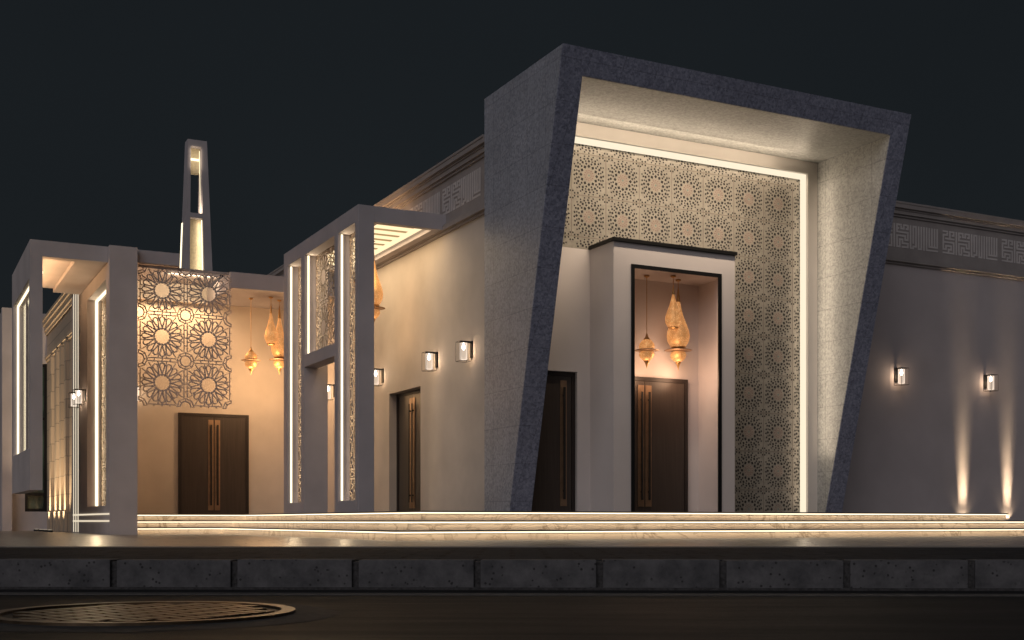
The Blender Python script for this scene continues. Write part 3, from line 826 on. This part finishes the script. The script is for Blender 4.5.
def drop_lantern(label, loc, disc, s=1.0, watts=10, col=AMBER, lower=True, top=.16):
    """teardrop body with long neck, disc and lower globe"""
    t=thing('teardrop_lantern',label,'lantern',loc)
    H=disc-.02 if lower else disc
    q=lambda pr:[(r*s,z-disc) for r,z in pr]
    n0=disc-top
    cord_rose(t, top)
    h=n0
    prof=[(.008,h),(.014,h*.92),(.028,h*.80),(.058,h*.66),(.098,h*.53),(.150,h*.41),(.188,h*.31),(.20,h*.235),(.188,h*.15),(.14,h*.07),(.085,.02)]
    mb=MB(); mb.lathe(q([(.006,h*1.02),(.020,h*.93),(.031,h*.82),(.036,h*.785),(.025,h*.775)]),n=16); mb.build('neck', M['gold'], t, smooth=True)
    mb=MB(); mb.lathe(q([(.126,h*.055),(.131,h*.045),(.095,h*.018)]),n=20); mb.build('collar', M['gold'], t, smooth=True)
    mb=MB(); mb.lathe(q(prof),n=24)
    if lower: mb.lathe(q([(.08,-.02),(.125,-.035),(.14,-.09),(.12,-.15),(.07,-.20),(.04,-.21)]),n=20)
    mb.build('glowing_body', M['lantern'], t, smooth=True)
    if lower:
        mb=MB(); mb.lathe(q([(.08,.02),(.21,.012),(.245,.0),(.21,-.012),(.08,-.02)]),n=28); mb.build('disc', M['bronze'], t, smooth=True)
        mb=MB(); mb.lathe(q([(.045,-.205),(.05,-.225),(.028,-.26),(.01,-.32),(.002,-.36)]),n=14); mb.build('finial', M['gold'], t, smooth=True)
    point_lamp('lantern_lamp',(0,0,-disc-.5),watts,col,.18,t)
    return t
PINK=(1,.60,.36)
globe_lantern('small globe lantern on a long cord above the vestibule door', (11.99,18.22,4.655), 1.33, .95, 9, PINK)
drop_lantern('slim teardrop lantern in front, overlapping its bigger twin inside the vestibule', (12.42,18.02,4.655), .96, .74, 9, PINK, lower=False)
drop_lantern('large teardrop lantern with disc and spike hanging in the vestibule', (12.70,18.27,4.655), 1.28, 1.05, 11, PINK)
globe_lantern('small globe lantern on a long cord under the courtyard porch', (7.60,28.46,5.555), 1.47, 1.0, 34)
drop_lantern('slim teardrop lantern under the porch, left of the large one', (7.98,28.1,5.555), 1.15, .76, 34, AMBER, lower=False)
drop_lantern('large teardrop lantern with disc under the porch, half hidden by the canopy', (8.27,28.4,5.555), 1.42, 1.0, 34)
drop_lantern('teardrop lantern peeking out behind the side canopy post', (8.60,22.95,5.90), 1.36, 1.0, 8)

# ------------------------------------------------------------------ wall sconces
def make_sconce(label, loc, rotz):
    t=thing('wall_sconce',label,'wall lamp',loc,rotz,group='wall lanterns on the outer walls')
    mb=MB(); mb.box(-.04,.04,-.03,0,-.13,.17); mb.build('backplate', M['black'], t)
    mb=MB(); mb.box(-.02,.02,-.19,-.03,.135,.16); mb.lathe([(.02,.165),(.075,.16),(.075,.13),(.02,.125)],0,-.17,16); mb.build('arm', M['black'], t)
    mb=MB(); mb.lathe([(.060,-.17),(.066,-.17),(.066,.128),(.060,.128)],0,-.17,20); mb.build('glass_tube', M['sconce_glass'], t, smooth=True)
    mb=MB(); mb.lathe([(.01,.10),(.024,.08),(.03,.045),(.02,.015),(.005,.0)],0,-.17,12); mb.tube((0,-.17,.13),(0,-.17,.095),.012); mb.build('bulb', M['bulb'], t, smooth=True)
    mb=MB()
    for x in (-.105,.105):
        for y in (-.275,-.065): mb.tube((x,y,-.2),(x,y,.15),.0042,6)
    for z in (-.2,.15):
        mb.tube((-.105,-.275,z),(.105,-.275,z),.0042,6); mb.tube((-.105,-.065,z),(.105,-.065,z),.0042,6)
        mb.tube((-.105,-.275,z),(-.105,-.065,z),.0042,6); mb.tube((.105,-.275,z),(.105,-.065,z),.0042,6)
    mb.tube((-.105,-.065,.15),(.105,-.065,.15),.0042,6)
    mb.build('wire_cage', M['doorframe'], t)
    point_lamp('sconce_lamp',(0,-.15,-.02),3.2,(1,.66,.38),.03,t)
    return t
sconces=[('wall lantern on the side wall right next to the granite portal',(9.35,19.9,3.36),-PI/2),
 ('wall lantern on the side wall above the side door corner',(9.35,21.47,3.36),-PI/2),
 ('wall lantern mostly hidden behind the canopy post',(9.35,24.35,3.36),-PI/2),
 ('wall lantern seen through the canopy passage',(9.35,27.5,3.34),-PI/2),
 ('wall lantern glimpsed through the hanging lattice panel',(5.15,29.7,3.30),0),
 ('wall lantern on the light window block, nearer of the close pair',(4.11,30.05,3.22),-PI/2),
 ('wall lantern on the light window block, farther of the close pair',(4.11,30.9,3.22),-PI/2),
 ('wall lantern on the right front wall nearest the granite portal',(18.87,19.2,3.34),0),
 ('wall lantern on the right front wall between the two light beams',(21.50,19.2,3.34),0)]
first=None
for lab,loc,rz in sconces:
    if first is None: first=make_sconce(lab,loc,rz)
    else:
        c=copy_tree(first); c.location=loc; c.rotation_euler=(0,0,rz); c['label']=lab

# ------------------------------------------------------------------ ground uplights
def area_lamp_child(t, watts):
    o = area_lamp('uplight_lamp',(0,0,0),(0,.055,1),(1,0,0),.22,.05,watts,WARM,None,15)
    o.parent = t; o.location = (0,.03,.08)
def uplight(label, loc, watts, d, group, ang, watts2=0, tgt=(0,0,1)):
    t=thing('ground_uplight',label,'uplight',loc,0,group)
    mb=MB(); mb.lathe([(.07,0),(.075,.0),(.075,.05),(.06,.055)],n=18); mb.build('housing', M['black'], t)
    mb=MB(); mb.lathe([(.05,.056),(.05,.06)],n=16); mb.build('lens', M['led_cream'], t)
    if ang<20: area_lamp_child(t, watts)
    else: spot_lamp('uplight_lamp',(0,0,.075),tgt,watts,WARM,ang,1.0,.045,t)
    if watts2: spot_lamp('uplight_glow',(0,0,.075),(0,.6,1),watts2,WARM,110,.8,.02,t)
    return t
uplight('uplight at the foot of the right wall behind the top step',(20.83,19.10,.235),3.6,0,'uplights along the right wall',14,6,(0,.045,1))
uplight('uplight at the foot of the right wall past the end of the top step',(22.2,19.10,.235),3.6,0,'uplights along the right wall',14,6,(0,.045,1))
for y,lab in ((37.3,'brightest uplight at the last pilaster of the far wing'),(36.0,'second farthest pilaster uplight of the far wing'),(35.0,'third farthest pilaster uplight of the far wing'),(34.0,'nearest pilaster uplight of the far wing')):
    uplight(lab,(3.74,y,0),400,0,'uplights along the far wing',95,0,(.10,0,1))

# ------------------------------------------------------------------ tree at the far left
tx,ty = G(-20.3,46)
tr = thing('garden_tree','dark leafy tree at the far left edge beyond the grey pier','tree',(tx,ty,0))
mb=MB(); 
for i in range(6):
    mb.tube((.05*math.sin(i),0,i*.45),(.05*math.sin(i+1),0,(i+1)*.45),.13-.012*i,8)
for i in range(8):
    a=i*2.4; mb.tube((0,0,1.6+.12*i),(1.1*math.cos(a),1.1*math.sin(a),2.6+.25*i),.035,6)
mb.build('trunk', M['bark'], tr)
mb=MB()
clumps=[(random.gauss(0,.75),random.gauss(0,.75),random.uniform(1.6,5.4),random.uniform(.35,.7)) for _ in range(34)]
for cx,cy,cz,r in clumps:
    for _ in range(90):
        d=Vector((random.gauss(0,1),random.gauss(0,1),random.gauss(0,1))).normalized()*r*random.uniform(.5,1)
        p=Vector((cx,cy,cz))+d; u=Vector((random.gauss(0,1),random.gauss(0,1),random.gauss(0,1))).normalized(); v_=u.orthogonal().normalized(); s_=random.uniform(.05,.1)
        mb.add([tuple(p+u*s_),tuple(p+v_*s_*.5),tuple(p-u*s_),tuple(p-v_*s_*.5)],[(0,1,2,3)])
mb.build('crown', M['leaf'], tr)

for o in list(bpy.data.objects):
    if '_world' in o: del o['_world']
